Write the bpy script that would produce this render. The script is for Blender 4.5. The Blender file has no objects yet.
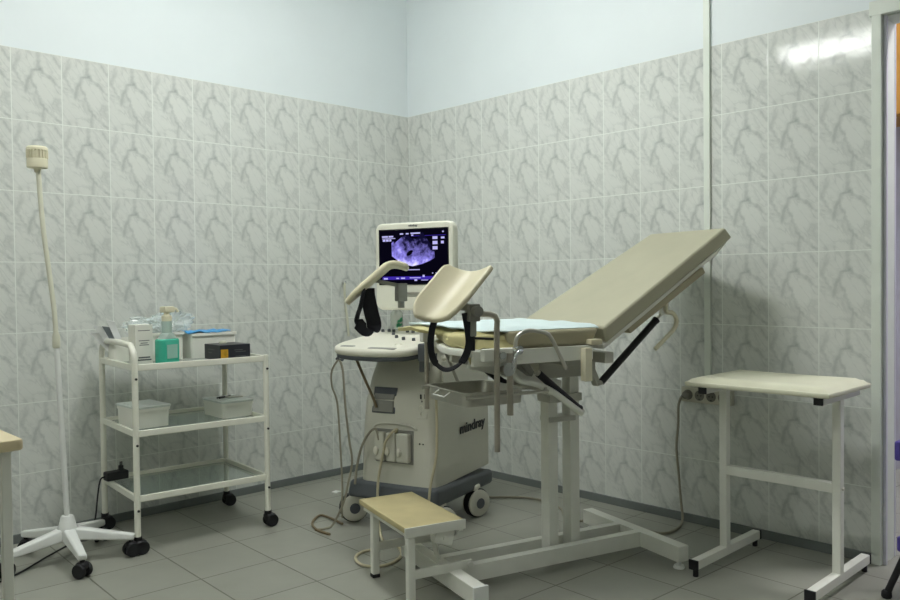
import bpy, bmesh, math, random
from mathutils import Vector, Matrix, noise
random.seed(7)
C = bpy.context.scene.collection
PI = math.pi
V = Vector

# ------------------------------------------------------------------ camera, world, lights, exposure
def camera():
    yaw, pitch, roll = 0.8012, -0.0222, -0.0110
    f = V((math.cos(yaw)*math.cos(pitch), math.sin(yaw)*math.cos(pitch), math.sin(pitch)))
    r0 = V((math.sin(yaw), -math.cos(yaw), 0)); u0 = r0.cross(f)
    c, s = math.cos(roll), math.sin(roll)
    r = r0*c + u0*s; u = u0*c - r0*s
    cam = bpy.data.cameras.new('camera'); o = bpy.data.objects.new('camera', cam); C.objects.link(o)
    o.matrix_world = Matrix(((r.x, u.x, -f.x, -3.2541), (r.y, u.y, -f.y, -3.7118), (r.z, u.z, -f.z, 1.082), (0, 0, 0, 1)))
    cam.sensor_width = 36; cam.lens = 806.68/900*36; cam.clip_start = .05
    bpy.context.scene.camera = o
camera()
w = bpy.data.worlds.new('world'); bpy.context.scene.world = w; w.use_nodes = True
w.node_tree.nodes['Background'].inputs[0].default_value = (.75, .85, .8, 1)
w.node_tree.nodes['Background'].inputs[1].default_value = .05
vs = bpy.context.scene.view_settings
vs.view_transform = 'Standard'; vs.look = 'None'; vs.gamma = 1; vs.exposure = 0.0
LAMP = 42.0                       # radiance of the opal covers of the ceiling lamps
LAMP_COL = (.985, 1.0, .975)
CEIL = 3.0
LAMPS = [(-3.5, -1.27, .55), (-1.5, -1.40, 1.0), (-3.3, -3.9, .26)]   # x, y, brightness of the tubes; the third is added as fill

# ------------------------------------------------------------------ materials
MATS = {}
def srgb(c):
    return tuple(((x/255)/12.92 if x/255 <= .04045 else ((x/255+.055)/1.055)**2.4) for x in c) + (1,)
def mat(name, rgb, rough=.5, metal=0, noise_amt=.06, scale=14, bump=0, spec=.5, trans=0, alpha=1, coat=0, sss=0, ior=1.45, emit=0, bscale=None):
    m = bpy.data.materials.new(name); m.use_nodes = True
    nt = m.node_tree; b = nt.nodes['Principled BSDF']
    col = srgb(rgb)
    b.inputs['Base Color'].default_value = col
    b.inputs['Roughness'].default_value = rough; b.inputs['Metallic'].default_value = metal
    b.inputs['Specular IOR Level'].default_value = spec
    b.inputs['IOR'].default_value = ior
    b.inputs['Transmission Weight'].default_value = trans; b.inputs['Alpha'].default_value = alpha
    b.inputs['Coat Weight'].default_value = coat
    tc = nt.nodes.new('ShaderNodeTexCoord')
    if noise_amt:
        n = nt.nodes.new('ShaderNodeTexNoise'); n.inputs['Scale'].default_value = scale; n.inputs['Detail'].default_value = 4
        nt.links.new(tc.outputs['Object'], n.inputs['Vector'])
        r = nt.nodes.new('ShaderNodeValToRGB')
        r.color_ramp.elements[0].color = tuple(x*(1-noise_amt) for x in col[:3])+(1,)
        r.color_ramp.elements[1].color = tuple(min(1, x*(1+noise_amt)) for x in col[:3])+(1,)
        r.color_ramp.elements[0].position = .3; r.color_ramp.elements[1].position = .7
        nt.links.new(n.outputs['Fac'], r.inputs['Fac']); nt.links.new(r.outputs['Color'], b.inputs['Base Color'])
    if bump:
        n2 = nt.nodes.new('ShaderNodeTexNoise'); n2.inputs['Scale'].default_value = bscale or scale*4; n2.inputs['Detail'].default_value = 3
        nt.links.new(tc.outputs['Object'], n2.inputs['Vector'])
        bp = nt.nodes.new('ShaderNodeBump'); bp.inputs['Strength'].default_value = bump; bp.inputs['Distance'].default_value = .01
        nt.links.new(n2.outputs['Fac'], bp.inputs['Height']); nt.links.new(bp.outputs['Normal'], b.inputs['Normal'])
    MATS[name] = m
    return m
def emis(name, rgb, strength):
    m = bpy.data.materials.new(name); m.use_nodes = True; nt = m.node_tree
    nt.nodes.clear(); e = nt.nodes.new('ShaderNodeEmission'); o = nt.nodes.new('ShaderNodeOutputMaterial')
    e.inputs[0].default_value = rgb if len(rgb) == 4 else tuple(rgb)+(1,); e.inputs[1].default_value = strength
    nt.links.new(e.outputs[0], o.inputs[0]); MATS[name] = m
    return m

mat('paint_wall', (226, 234, 235), .55, noise_amt=.015, scale=3)
mat('ceiling_paint', (230, 235, 236), .7, noise_amt=.015, scale=3)
mat('back_wall', (172, 174, 166), .6, noise_amt=.03, scale=3)
mat('white_metal', (228, 229, 219), .35, noise_amt=.03, coat=.2)
mat('trolley_metal', (234, 234, 220), .35, noise_amt=.03, coat=.2)
mat('casing', (222, 228, 218), .45, noise_amt=.03)
mat('casing_edge', (214, 214, 224), .45, noise_amt=.03)
mat('white_plastic', (226, 228, 224), .35, noise_amt=.02)
mat('cream_plastic', (222, 217, 190), .45, noise_amt=.03)
mat('hose_cream', (212, 212, 192), .45, noise_amt=.03)
mat('beige_vinyl', (176, 173, 149), .5, noise_amt=.035, scale=7, bump=.04)
mat('beige_vinyl_side', (168, 161, 134), .5, noise_amt=.04, scale=9, bump=.05)
mat('cup_vinyl', (204, 197, 168), .42, noise_amt=.04, scale=9, bump=.03)
mat('yellow_cover', (192, 184, 134), .55, noise_amt=.14, scale=9, bump=.5, bscale=9)
mat('blue_sheet', (214, 230, 230), .75, noise_amt=.03, scale=9, bump=.3, bscale=16)
mat('light_vinyl', (208, 208, 184), .38, noise_amt=.05, scale=8, bump=.06)
mat('wood_top', (214, 200, 164), .4, noise_amt=.05)
mat('step_top', (190, 178, 134), .5, noise_amt=.1, scale=9)
mat('black', (24, 24, 28), .45, noise_amt=.1)
mat('black_strap', (20, 21, 28), .7, noise_amt=.15, scale=60, bump=.2)
mat('black_rubber', (26, 27, 30), .6, noise_amt=.1)
mat('steel', (196, 194, 184), .32, metal=.8, noise_amt=.05)
mat('rod_steel', (176, 170, 156), .38, metal=.7, noise_amt=.08)
mat('chrome', (220, 222, 224), .12, metal=1, noise_amt=0)
mat('device_body', (206, 205, 191), .45, noise_amt=.03, scale=5)
mat('device_white', (226, 224, 208), .35, noise_amt=.02)
mat('device_dark', (84, 88, 92), .5, noise_amt=.05)
mat('device_base', (84, 89, 92), .45, noise_amt=.05)
mat('head_metal', (186, 186, 174), .4, noise_amt=.04)
mat('device_grey', (138, 138, 130), .5, noise_amt=.04)
mat('monitor_frame', (222, 222, 206), .35, noise_amt=.02)
mat('cable_grey', (150, 146, 128), .5, noise_amt=.05)
mat('cable_brown', (118, 104, 78), .5, noise_amt=.08)
mat('cable_beige', (190, 182, 152), .5, noise_amt=.05)
mat('baseboard', (112, 118, 116), .5, noise_amt=.05)
mat('socket_white', (190, 188, 170), .45, noise_amt=.03)
mat('socket_grey', (110, 108, 100), .5, noise_amt=.05)
mat('socket_hole', (40, 40, 38), .6, noise_amt=0)
mat('carton', (224, 224, 214), .6, noise_amt=.03)
mat('ink', (92, 96, 96), .6, noise_amt=0)
mat('dark_ink', (34, 36, 38), .5, noise_amt=0)
mat('tub_plastic', (240, 240, 230), .35, noise_amt=.02)
mat('tub_lid', (212, 218, 212), .35, noise_amt=.03)
mat('blue_film', (70, 160, 222), .4, noise_amt=.18, scale=24)
mat('teal_liquid', (66, 186, 158), .15, noise_amt=.05, coat=.5)
mat('teal_label', (146, 190, 176), .5, noise_amt=.04)
mat('clear_neck', (206, 226, 216), .15, noise_amt=.03, trans=.45)
mat('clear_film', (226, 238, 236), .12, noise_amt=0, trans=.0, alpha=.32, coat=.6)
mat('glass_shelf', (150, 172, 160), .05, noise_amt=0, alpha=.30)
mat('bottle_clear', (214, 222, 212), .12, noise_amt=0, alpha=.42)
mat('green_print', (44, 140, 96), .5, noise_amt=.05)
mat('paper', (240, 242, 242), .7, noise_amt=.03)
mat('paper_grey', (120, 128, 134), .7, noise_amt=.1, scale=50)
mat('black_card', (40, 42, 50), .35, noise_amt=.15, scale=30)
mat('orange_print', (196, 150, 40), .5, noise_amt=.25, scale=60)
mat('purple', (86, 74, 158), .5, noise_amt=.05)
mat('corridor_wall', (186, 184, 196), .6, noise_amt=.03)
mat('cabinet_wood', (188, 138, 62), .5, noise_amt=.1)
mat('cupboard_white', (222, 220, 226), .5, noise_amt=.02)
mat('red_plastic', (150, 40, 36), .5, noise_amt=.05)
mat('screen_black', (8, 8, 14), .25, noise_amt=0)
emis('lamp_cover', LAMP_COL, LAMP)
for _x, _y, _b in LAMPS:
    if _b != 1: emis('lamp_cover_%d' % (_b*100), LAMP_COL, LAMP*_b)
emis('corridor_fill', (1, .97, 1), 60)  # glow of the fill lamp added in the corridor
emis('screen_dark', srgb((14, 12, 30)), .5)
emis('screen_violet', srgb((92, 80, 220)), .75)
emis('screen_text', srgb((200, 196, 255)), .9)
emis('screen_bar', srgb((66, 46, 176)), .9)

class NB:   # tiny helper for node maths
    def __init__(s, nt): s.nt = nt
    def n(s, t, **kw):
        x = s.nt.nodes.new(t)
        for k, v in kw.items(): setattr(x, k, v)
        return x
    def m(s, op, a, b=None, c=None, clamp=False):
        x = s.n('ShaderNodeMath', operation=op); x.use_clamp = clamp
        for i, q in enumerate((a, b, c)):
            if q is None: continue
            if isinstance(q, (int, float)): x.inputs[i].default_value = q
            else: s.nt.links.new(q, x.inputs[i])
        return x.outputs[0]
    def link(s, a, b): s.nt.links.new(a, b)

TW, TH, TOP = .2025, .3, 2.0865
def tile_material(name, axis):
    """marble-print wall tiles, the same print on every tile, in metres on the wall"""
    m = bpy.data.materials.new(name); m.use_nodes = True; nt = m.node_tree; N = NB(nt)
    bs = nt.nodes['Principled BSDF']
    g = N.n('ShaderNodeNewGeometry'); sp = N.n('ShaderNodeSeparateXYZ'); N.link(g.outputs['Position'], sp.inputs[0])
    if axis == 'x': uu = N.m('ADD', sp.outputs[0], .1782)        # image-left to right is +x
    else: uu = N.m('SUBTRACT', N.m('MULTIPLY', sp.outputs[1], -1), .2137)
    us = N.m('DIVIDE', uu, TW); vs_ = N.m('DIVIDE', N.m('SUBTRACT', TOP, sp.outputs[2]), TH)
    fu = N.m('FRACT', us); fv = N.m('FRACT', vs_)
    iu = N.m('FLOOR', us); iv = N.m('FLOOR', vs_)
    # warp
    cb = N.n('ShaderNodeCombineXYZ'); N.link(fu, cb.inputs[0]); N.link(N.m('MULTIPLY', fv, 1.5), cb.inputs[1])
    nz = N.n('ShaderNodeTexNoise'); nz.inputs['Scale'].default_value = 7; nz.inputs['Detail'].default_value = 5; nz.inputs['Roughness'].default_value = .6
    N.link(cb.outputs[0], nz.inputs['Vector'])
    sc = N.n('ShaderNodeSeparateColor'); N.link(nz.outputs['Color'], sc.inputs[0])
    px = N.m('ADD', fu, N.m('MULTIPLY', N.m('SUBTRACT', sc.outputs[0], .5), .20))
    py = N.m('ADD', N.m('MULTIPLY', fv, 1.5), N.m('MULTIPLY', N.m('SUBTRACT', sc.outputs[1], .5), .20))
    segs = [((.55, .0), (.53, .22), .045, .8), ((.52, .24), (.75, .33), .032, .9), ((.75, .33), (.96, .47), .030, .8),
            ((.16, .05), (.06, .30), .040, .6), ((.06, .30), (.22, .50), .030, .8), ((.40, .28), (.27, .58), .045, .85),
            ((.40, .42), (.55, .66), .032, .8), ((.55, .66), (.62, .80), .040, .9), ((.62, .80), (.62, .97), .035, .7),
            ((.66, .80), (.95, .97), .030, .8), ((.80, .0), (.98, .2), .03, .7), ((.40, .28), (.55, .24), .035, .8), ((.9, .72), (1., .85), .05, .5)]
    tot = None
    for (ax, ay), (bx, by), wd, st in segs:
        ay *= 1.5; by *= 1.5
        dx, dy = bx-ax, by-ay; L2 = dx*dx+dy*dy
        qx = N.m('SUBTRACT', px, ax); qy = N.m('SUBTRACT', py, ay)
        t = N.m('ADD', N.m('MULTIPLY', qx, dx/L2), N.m('MULTIPLY', qy, dy/L2), clamp=True)
        ex = N.m('SUBTRACT', qx, N.m('MULTIPLY', t, dx)); ey = N.m('SUBTRACT', qy, N.m('MULTIPLY', t, dy))
        d2 = N.m('ADD', N.m('MULTIPLY', ex, ex), N.m('MULTIPLY', ey, ey))
        k = N.m('MULTIPLY', N.m('EXPONENT', N.m('MULTIPLY', d2, -1/(2*(wd*.9)**2))), st)
        tot = k if tot is None else N.m('MAXIMUM', tot, k)
    nz2 = N.n('ShaderNodeTexNoise'); nz2.inputs['Scale'].default_value = 4; nz2.inputs['Detail'].default_value = 3
    N.link(cb.outputs[0], nz2.inputs['Vector'])
    mp = N.n('ShaderNodeMapping'); mp.inputs['Scale'].default_value = (1.5, 4.0, 1); mp.inputs['Location'].default_value = (3.1, 1.7, 0)
    m0 = N.n('ShaderNodeMapping'); m0.inputs['Rotation'].default_value = (0, 0, math.radians(-52)); N.link(cb.outputs[0], m0.inputs[0]); N.link(m0.outputs[0], mp.inputs[0])
    n4 = N.n('ShaderNodeTexNoise'); n4.inputs['Scale'].default_value = 1.5; n4.inputs['Detail'].default_value = 5; n4.inputs['Distortion'].default_value = .8; N.link(mp.outputs[0], n4.inputs['Vector'])
    rid = N.m('SUBTRACT', 1, N.m('MULTIPLY', N.m('ABSOLUTE', N.m('SUBTRACT', n4.outputs['Fac'], .5)), 13), clamp=True)
    cloud = N.m('MULTIPLY', N.m('SUBTRACT', nz2.outputs['Fac'], .5), .9)
    tot = N.m('MAXIMUM', N.m('MULTIPLY', tot, .95), N.m('MULTIPLY', rid, .42))
    vein = N.m('ADD', N.m('MULTIPLY', tot, N.m('ADD', .2, nz2.outputs['Fac'])), cloud, clamp=True)
    mx = N.n('ShaderNodeMix', data_type='RGBA')
    mx.inputs[6].default_value = srgb((216, 219, 213)); mx.inputs[7].default_value = srgb((166, 172, 168))
    N.link(vein, mx.inputs[0])
    # slight tone difference from tile to tile
    c2 = N.n('ShaderNodeCombineXYZ'); N.link(iu, c2.inputs[0]); N.link(iv, c2.inputs[1])
    wn = N.n('ShaderNodeTexWhiteNoise'); N.link(c2.outputs[0], wn.inputs['Vector'])
    hs = N.n('ShaderNodeHueSaturation'); N.link(mx.outputs[2], hs.inputs['Color'])
    N.link(N.m('ADD', .98, N.m('MULTIPLY', wn.outputs['Value'], .04)), hs.inputs['Value'])
    # grout
    eu = N.m('MULTIPLY', N.m('MINIMUM', fu, N.m('SUBTRACT', 1, fu)), TW)
    ev = N.m('MULTIPLY', N.m('MINIMUM', fv, N.m('SUBTRACT', 1, fv)), TH)
    ed = N.m('MINIMUM', eu, ev)
    gr = N.m('LESS_THAN', ed, .0016)
    m2 = N.n('ShaderNodeMix', data_type='RGBA'); N.link(gr, m2.inputs[0]); N.link(hs.outputs[0], m2.inputs[6]); m2.inputs[7].default_value = srgb((228, 233, 226))
    N.link(m2.outputs[2], bs.inputs['Base Color'])
    rg = N.m('ADD', .08, N.m('MULTIPLY', gr, .5)); N.link(rg, bs.inputs['Roughness'])
    h = N.m('MULTIPLY', N.m('MINIMUM', ed, .005), 200)
    bp = N.n('ShaderNodeBump'); bp.inputs['Strength'].default_value = .12; bp.inputs['Distance'].default_value = .001
    N.link(h, bp.inputs['Height'])
    # slight unevenness of the glaze
    n3 = N.n('ShaderNodeTexNoise'); n3.inputs['Scale'].default_value = 28; N.link(g.outputs['Position'], n3.inputs['Vector'])
    b2 = N.n('ShaderNodeBump'); b2.inputs['Strength'].default_value = .025; b2.inputs['Distance'].default_value = .01
    N.link(n3.outputs['Fac'], b2.inputs['Height']); N.link(bp.outputs[0], b2.inputs['Normal'])
    N.link(b2.outputs[0], bs.inputs['Normal'])
    MATS[name] = m
tile_material('tile_x', 'x'); tile_material('tile_y', 'y')

def floor_material():
    m = bpy.data.materials.new('floor_tile'); m.use_nodes = True; nt = m.node_tree; N = NB(nt); bs = nt.nodes['Principled BSDF']
    g = N.n('ShaderNodeNewGeometry'); mp = N.n('ShaderNodeMapping'); N.link(g.outputs['Position'], mp.inputs[0])
    mp.inputs['Rotation'].default_value = (0, 0, math.radians(2.5))
    sp = N.n('ShaderNodeSeparateXYZ'); N.link(mp.outputs[0], sp.inputs[0])
    a = math.radians(2.5); X0 = -1.572*math.cos(a)+.968*math.sin(a); Y0 = -1.572*math.sin(a)-.968*math.cos(a)
    us = N.m('DIVIDE', N.m('SUBTRACT', sp.outputs[0], X0), .3); vs_ = N.m('DIVIDE', N.m('SUBTRACT', sp.outputs[1], Y0), .31)
    fu = N.m('FRACT', us); fv = N.m('FRACT', vs_)
    ed = N.m('MULTIPLY', N.m('MINIMUM', N.m('MINIMUM', fu, N.m('SUBTRACT', 1, fu)), N.m('MINIMUM', fv, N.m('SUBTRACT', 1, fv))), .3)
    gr = N.m('LESS_THAN', ed, .0026)
    c2 = N.n('ShaderNodeCombineXYZ'); N.link(N.m('FLOOR', us), c2.inputs[0]); N.link(N.m('FLOOR', vs_), c2.inputs[1])
    wn = N.n('ShaderNodeTexWhiteNoise'); N.link(c2.outputs[0], wn.inputs['Vector'])
    nz = N.n('ShaderNodeTexNoise'); nz.inputs['Scale'].default_value = 9; nz.inputs['Detail'].default_value = 6; N.link(g.outputs['Position'], nz.inputs['Vector'])
    val = N.m('ADD', N.m('ADD', .87, N.m('MULTIPLY', wn.outputs['Value'], .06)), N.m('MULTIPLY', nz.outputs['Fac'], .2))
    hs = N.n('ShaderNodeHueSaturation'); hs.inputs['Color'].default_value = srgb((150, 151, 140)); N.link(val, hs.inputs['Value'])
    mx = N.n('ShaderNodeMix', data_type='RGBA'); N.link(gr, mx.inputs[0]); N.link(hs.outputs[0], mx.inputs[6]); mx.inputs[7].default_value = srgb((98, 100, 86))
    N.link(mx.outputs[2], bs.inputs['Base Color'])
    bs.inputs['Roughness'].default_value = .38
    bp = N.n('ShaderNodeBump'); bp.inputs['Strength'].default_value = .3; bp.inputs['Distance'].default_value = .002
    N.link(N.m('MULTIPLY', N.m('MINIMUM', ed, .006), 160), bp.inputs['Height']); N.link(bp.outputs[0], bs.inputs['Normal'])
    MATS['floor_tile'] = m
floor_material()

def scan_material():
    """grainy blue-white sonogram, glowing on the screen"""
    m = bpy.data.materials.new('scan'); m.use_nodes = True; nt = m.node_tree; nt.nodes.clear(); N = NB(nt)
    tc = N.n('ShaderNodeTexCoord'); sp = N.n('ShaderNodeSeparateXYZ'); N.link(tc.outputs['Object'], sp.inputs[0])
    n1 = N.n('ShaderNodeTexNoise'); n1.inputs['Scale'].default_value = 34; n1.inputs['Detail'].default_value = 8; n1.inputs['Roughness'].default_value = .65
    N.link(tc.outputs['Object'], n1.inputs['Vector'])
    n2 = N.n('ShaderNodeTexNoise'); n2.inputs['Scale'].default_value = 11; n2.inputs['Detail'].default_value = 3; N.link(tc.outputs['Object'], n2.inputs['Vector'])
    # brighter at the low left of the sector, dimmer at the right
    z = N.m('SUBTRACT', SCR['z'], sp.outputs[2]); yy = sp.outputs[1]
    lowb = N.m('MULTIPLY', N.m('SUBTRACT', z, -.01), 6.5)
    rightd = N.m('MULTIPLY', N.m('MAXIMUM', N.m('ADD', yy, -.01), 0), -5.5)
    f = N.m('ADD', N.m('ADD', N.m('MULTIPLY', N.m('SUBTRACT', n1.outputs['Fac'], .5), 1.4), N.m('MULTIPLY', N.m('SUBTRACT', n2.outputs['Fac'], .5), 1.5)), N.m('ADD', N.m('ADD', .52, lowb), rightd), clamp=True)
    r = N.n('ShaderNodeValToRGB'); r.color_ramp.elements[0].color = srgb((14, 12, 40)); r.color_ramp.elements[1].color = srgb((232, 228, 255))
    e = r.color_ramp.elements.new(.5); e.color = srgb((132, 124, 214))
    N.link(f, r.inputs[0])
    em = N.n('ShaderNodeEmission'); em.inputs[1].default_value = 1.3; N.link(r.outputs[0], em.inputs[0])
    o = N.n('ShaderNodeOutputMaterial'); N.link(em.outputs[0], o.inputs[0]); MATS['scan'] = m
SCR = {'z': 1.198}
scan_material()

# ------------------------------------------------------------------ mesh helpers
class MB:
    def __init__(s): s.bm = bmesh.new(); s.mi = 0
    def _merge(s, b2, M=None):
        if M is not None: bmesh.ops.transform(b2, matrix=M, verts=b2.verts)
        me = bpy.data.meshes.new('tmp'); b2.to_mesh(me); b2.free()
        n0 = len(s.bm.faces); s.bm.from_mesh(me); bpy.data.meshes.remove(me)
        s.bm.faces.ensure_lookup_table()
        for f in s.bm.faces[n0:]: f.material_index = s.mi
        return s
    def box(s, c, size, bev=0, rot=None, seg=2):
        b = bmesh.new(); bmesh.ops.create_cube(b, size=1)
        bmesh.ops.scale(b, vec=V(size), verts=b.verts)
        if bev: bmesh.ops.bevel(b, geom=b.edges[:], offset=bev, segments=seg, profile=.5, affect='EDGES')
        M = Matrix.Translation(V(c))
        if rot is not None: M = M @ rot
        return s._merge(b, M)
    def bar(s, a, b, w, h, bev=.003, up=(0, 0, 1)):
        """square tube from a to b; w across, h along up"""
        a, b = V(a), V(b); d = (b-a); L = d.length; x = d.normalized(); up = V(up)
        y = up.cross(x)
        if y.length < 1e-5: y = V((0, 1, 0)).cross(x)
        y.normalize(); z = x.cross(y)
        R = Matrix((x, y, z)).transposed().to_4x4()
        return s.box((a+b)/2, (L, w, h), bev, R)
    def hexa(s, pts, bev=0, seg=2):
        """8 points: bottom 4 ccw, top 4 ccw"""
        b = bmesh.new(); v = [b.verts.new(p) for p in pts]
        for q in ((3, 2, 1, 0), (4, 5, 6, 7), (0, 1, 5, 4), (1, 2, 6, 5), (2, 3, 7, 6), (3, 0, 4, 7)): b.faces.new([v[i] for i in q])
        if bev: bmesh.ops.bevel(b, geom=b.edges[:], offset=bev, segments=seg, profile=.5, affect='EDGES')
        return s._merge(b)
    def tube(s, pts, r, n=10, smooth_iter=0, closed=False, radii=None):
        pts = [V(p) for p in pts]
        if smooth_iter:
            pts = catmull(pts, smooth_iter, closed)
            if radii: radii = None
        b = bmesh.new(); N = len(pts); rings = []; prev = None
        for i, p in enumerate(pts):
            if closed: t = (pts[(i+1) % N]-pts[i-1])
            else: t = (pts[min(i+1, N-1)]-pts[max(i-1, 0)])
            t.normalize()
            if prev is None:
                a = V((0, 0, 1)) if abs(t.z) < .9 else V((1, 0, 0)); u = t.cross(a).normalized()
            else:
                u = prev - t*prev.dot(t)
                if u.length < 1e-6: u = t.orthogonal()
                u.normalize()
            prev = u; v = t.cross(u); rr = radii[i] if radii else r
            rings.append([b.verts.new(p+(u*math.cos(2*PI*k/n)+v*math.sin(2*PI*k/n))*rr) for k in range(n)])
        for i in range(N if closed else N-1):
            A, B = rings[i], rings[(i+1) % N]
            for k in range(n): b.faces.new((A[k], A[(k+1) % n], B[(k+1) % n], B[k]))
        if not closed: b.faces.new(rings[0][::-1]); b.faces.new(rings[-1])
        bmesh.ops.recalc_face_normals(b, faces=b.faces)
        return s._merge(b)
    def cyl(s, a, b, r, n=16, r2=None):
        return s.tube([a, b], r, n, radii=[r, r2 if r2 is not None else r])
    def lathe(s, prof, c=(0, 0, 0), n=24, M=None):
        """prof: (radius, z) from bottom to top, closed on the axis"""
        b = bmesh.new(); rings = []
        for r, z in prof: rings.append([b.verts.new((max(r, .0002)*math.cos(2*PI*k/n), max(r, .0002)*math.sin(2*PI*k/n), z)) for k in range(n)])
        for A, B in zip(rings, rings[1:]):
            for k in range(n): b.faces.new((A[k], A[(k+1) % n], B[(k+1) % n], B[k]))
        b.faces.new(rings[0][::-1]); b.faces.new(rings[-1])
        T = Matrix.Translation(V(c))
        return s._merge(b, T @ M if M is not None else T)
    def prism(s, outline, z0, z1, bev=0, M=None, seg=2):
        b = bmesh.new(); lo = [b.verts.new((x, y, z0)) for x, y in outline]; hi = [b.verts.new((x, y, z1)) for x, y in outline]
        n = len(lo)
        b.faces.new(lo[::-1]); b.faces.new(hi)
        for k in range(n): b.faces.new((lo[k], lo[(k+1) % n], hi[(k+1) % n], hi[k]))
        bmesh.ops.recalc_face_normals(b, faces=b.faces)
        if bev:
            es = [e for e in b.edges if abs(e.verts[0].co.z-e.verts[1].co.z) < 1e-6]
            bmesh.ops.bevel(b, geom=es, offset=bev, segments=seg, profile=.5, affect='EDGES')
        return s._merge(b, M)
    def ribbon(s, pts, width, th, wd, smooth_iter=0, widths=None):
        """flat strap along pts; wd = direction(s) of its width"""
        pts = [V(p) for p in pts]
        if smooth_iter: pts = catmull(pts, smooth_iter)
        N = len(pts); b = bmesh.new(); rings = []
        for i, p in enumerate(pts):
            t = (pts[min(i+1, N-1)]-pts[max(i-1, 0)]).normalized()
            if callable(wd): q = V(wd(i/(N-1)))
            else: q = V(wd)
            q = (q - t*q.dot(t)).normalized(); nn = t.cross(q)
            rings.append([b.verts.new(p+q*sx*width/2+nn*sy*th/2) for sx, sy in ((-1, -1), (1, -1), (1, 1), (-1, 1))])
        for A, B in zip(rings, rings[1:]):
            for k in range(4): b.faces.new((A[k], A[(k+1) % 4], B[(k+1) % 4], B[k]))
        b.faces.new(rings[0][::-1]); b.faces.new(rings[-1])
        bmesh.ops.recalc_face_normals(b, faces=b.faces)
        return s._merge(b)
    def sphere(s, c, r, n=14, sc=(1, 1, 1)):
        b = bmesh.new(); bmesh.ops.create_uvsphere(b, u_segments=n, v_segments=max(6, n//2+2), radius=r)
        return s._merge(b, Matrix.Translation(V(c)) @ Matrix.Diagonal((*sc, 1)))
    def grid(s, fn, nu, nv, th=None):
        """thick sheet from fn(u,v)->point, u,v in 0..1; th = thickness along the normal (downward)"""
        P = [[V(fn(i/nu, j/nv)) for j in range(nv+1)] for i in range(nu+1)]
        b = bmesh.new(); top = [[b.verts.new(p) for p in row] for row in P]
        for i in range(nu):
            for j in range(nv): b.faces.new((top[i][j], top[i+1][j], top[i+1][j+1], top[i][j+1]))
        if th:
            b.normal_update()
            bot = [[b.verts.new(v.co - v.normal*th) for v in row] for row in top]
            for i in range(nu):
                for j in range(nv): b.faces.new((bot[i][j], bot[i][j+1], bot[i+1][j+1], bot[i+1][j]))
            for i in range(nu):
                b.faces.new((top[i+1][0], top[i][0], bot[i][0], bot[i+1][0])); b.faces.new((top[i][nv], top[i+1][nv], bot[i+1][nv], bot[i][nv]))
            for j in range(nv):
                b.faces.new((top[0][j], top[0][j+1], bot[0][j+1], bot[0][j])); b.faces.new((top[nu][j+1], top[nu][j], bot[nu][j], bot[nu][j+1]))
            bmesh.ops.recalc_face_normals(b, faces=b.faces)
        return s._merge(b)
    def build(s, name, mats, parent=None, ang=38, loc=None, rot=None):
        me = bpy.data.meshes.new(name); s.bm.to_mesh(me); s.bm.free()
        for mm in ([mats] if isinstance(mats, str) else mats): me.materials.append(MATS[mm])
        for p in me.polygons: p.use_smooth = True
        me.set_sharp_from_angle(angle=math.radians(ang))
        o = bpy.data.objects.new(name, me); C.objects.link(o)
        if parent: o.parent = parent
        wn = o.modifiers.new('normals', 'WEIGHTED_NORMAL'); wn.keep_sharp = True; wn.weight = 60
        if loc: o.location = loc
        if rot is not None: o.rotation_euler = (0, 0, rot)
        return o
def catmull(p, k, closed=False):
    out = []; N = len(p)
    for i in range(N if closed else N-1):
        if closed: a, b, c, d = p[i-1], p[i], p[(i+1) % N], p[(i+2) % N]
        else: a, b, c, d = p[max(i-1, 0)], p[i], p[i+1], p[min(i+2, N-1)]
        for j in range(k):
            t = j/k
            out.append(.5*((2*b)+(c-a)*t+(2*a-5*b+4*c-d)*t*t+(3*b-a-3*c+d)*t**3))
    if not closed: out.append(p[-1])
    return out
def rrect(w, h, r, n=5, cx=0, cy=0):
    o = []
    for sx, sy, a0 in ((1, 1, 0), (-1, 1, 90), (-1, -1, 180), (1, -1, 270)):
        for k in range(n+1):
            a = math.radians(a0+90*k/n); o.append((cx+sx*(w/2-r)+r*math.cos(a), cy+sy*(h/2-r)+r*math.sin(a)))
    return o
def tag(o, label, cat, group=None):
    o['label'] = label; o['category'] = cat
    if group: o['group'] = group
    return o
def thing(name, label, cat, loc=(0, 0, 0), rotz=0, group=None):
    o = bpy.data.objects.new(name, None); C.objects.link(o); o.empty_display_size = .1
    o.location = loc; o.rotation_euler = (0, 0, rotz)
    return tag(o, label, cat, group)
def struct(o): o['kind'] = 'structure'; return o
def plab(o, l): o['label'] = l; return o
def dup(o, parent=None):
    c = o.copy(); C.objects.link(c)
    if parent is not None: c.parent = parent
    for ch in list(o.children): dup(ch, c)
    return c

# ------------------------------------------------------------------ the room
X0, Y0 = -4.6, -5.2                    # far ends of the room behind the camera
DY0, DY1, DZ = -2.664, -3.56, 2.06     # door opening in the right-hand wall
struct(MB().box(((X0)/2+.8, Y0/2, -.05), (-X0+3.6, -Y0+.4, .1)).build('floor', 'floor_tile'))
struct(MB().box((X0/2, Y0/2, CEIL+.05), (-X0+.4, -Y0+.4, .1)).build('ceiling', 'ceiling_paint'))
m = MB(); m.box((X0/2+.1, .071, CEIL/2), (-X0+.2, .14, CEIL)); m.mi = 1
m.box((X0/2, .004, TOP/2), (-X0, .008, TOP)); struct(m.build('wall_left', ['paint_wall', 'tile_x']))
m = MB()
m.box((.0685, (DY0)/2, CEIL/2), (.135, -DY0, CEIL)); m.box((.0685, (DY1+Y0)/2, CEIL/2), (.135, DY1-Y0, CEIL))
m.box((.0685, (DY0+DY1)/2, (DZ+CEIL)/2), (.135, DY0-DY1, CEIL-DZ)); m.mi = 1
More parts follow.
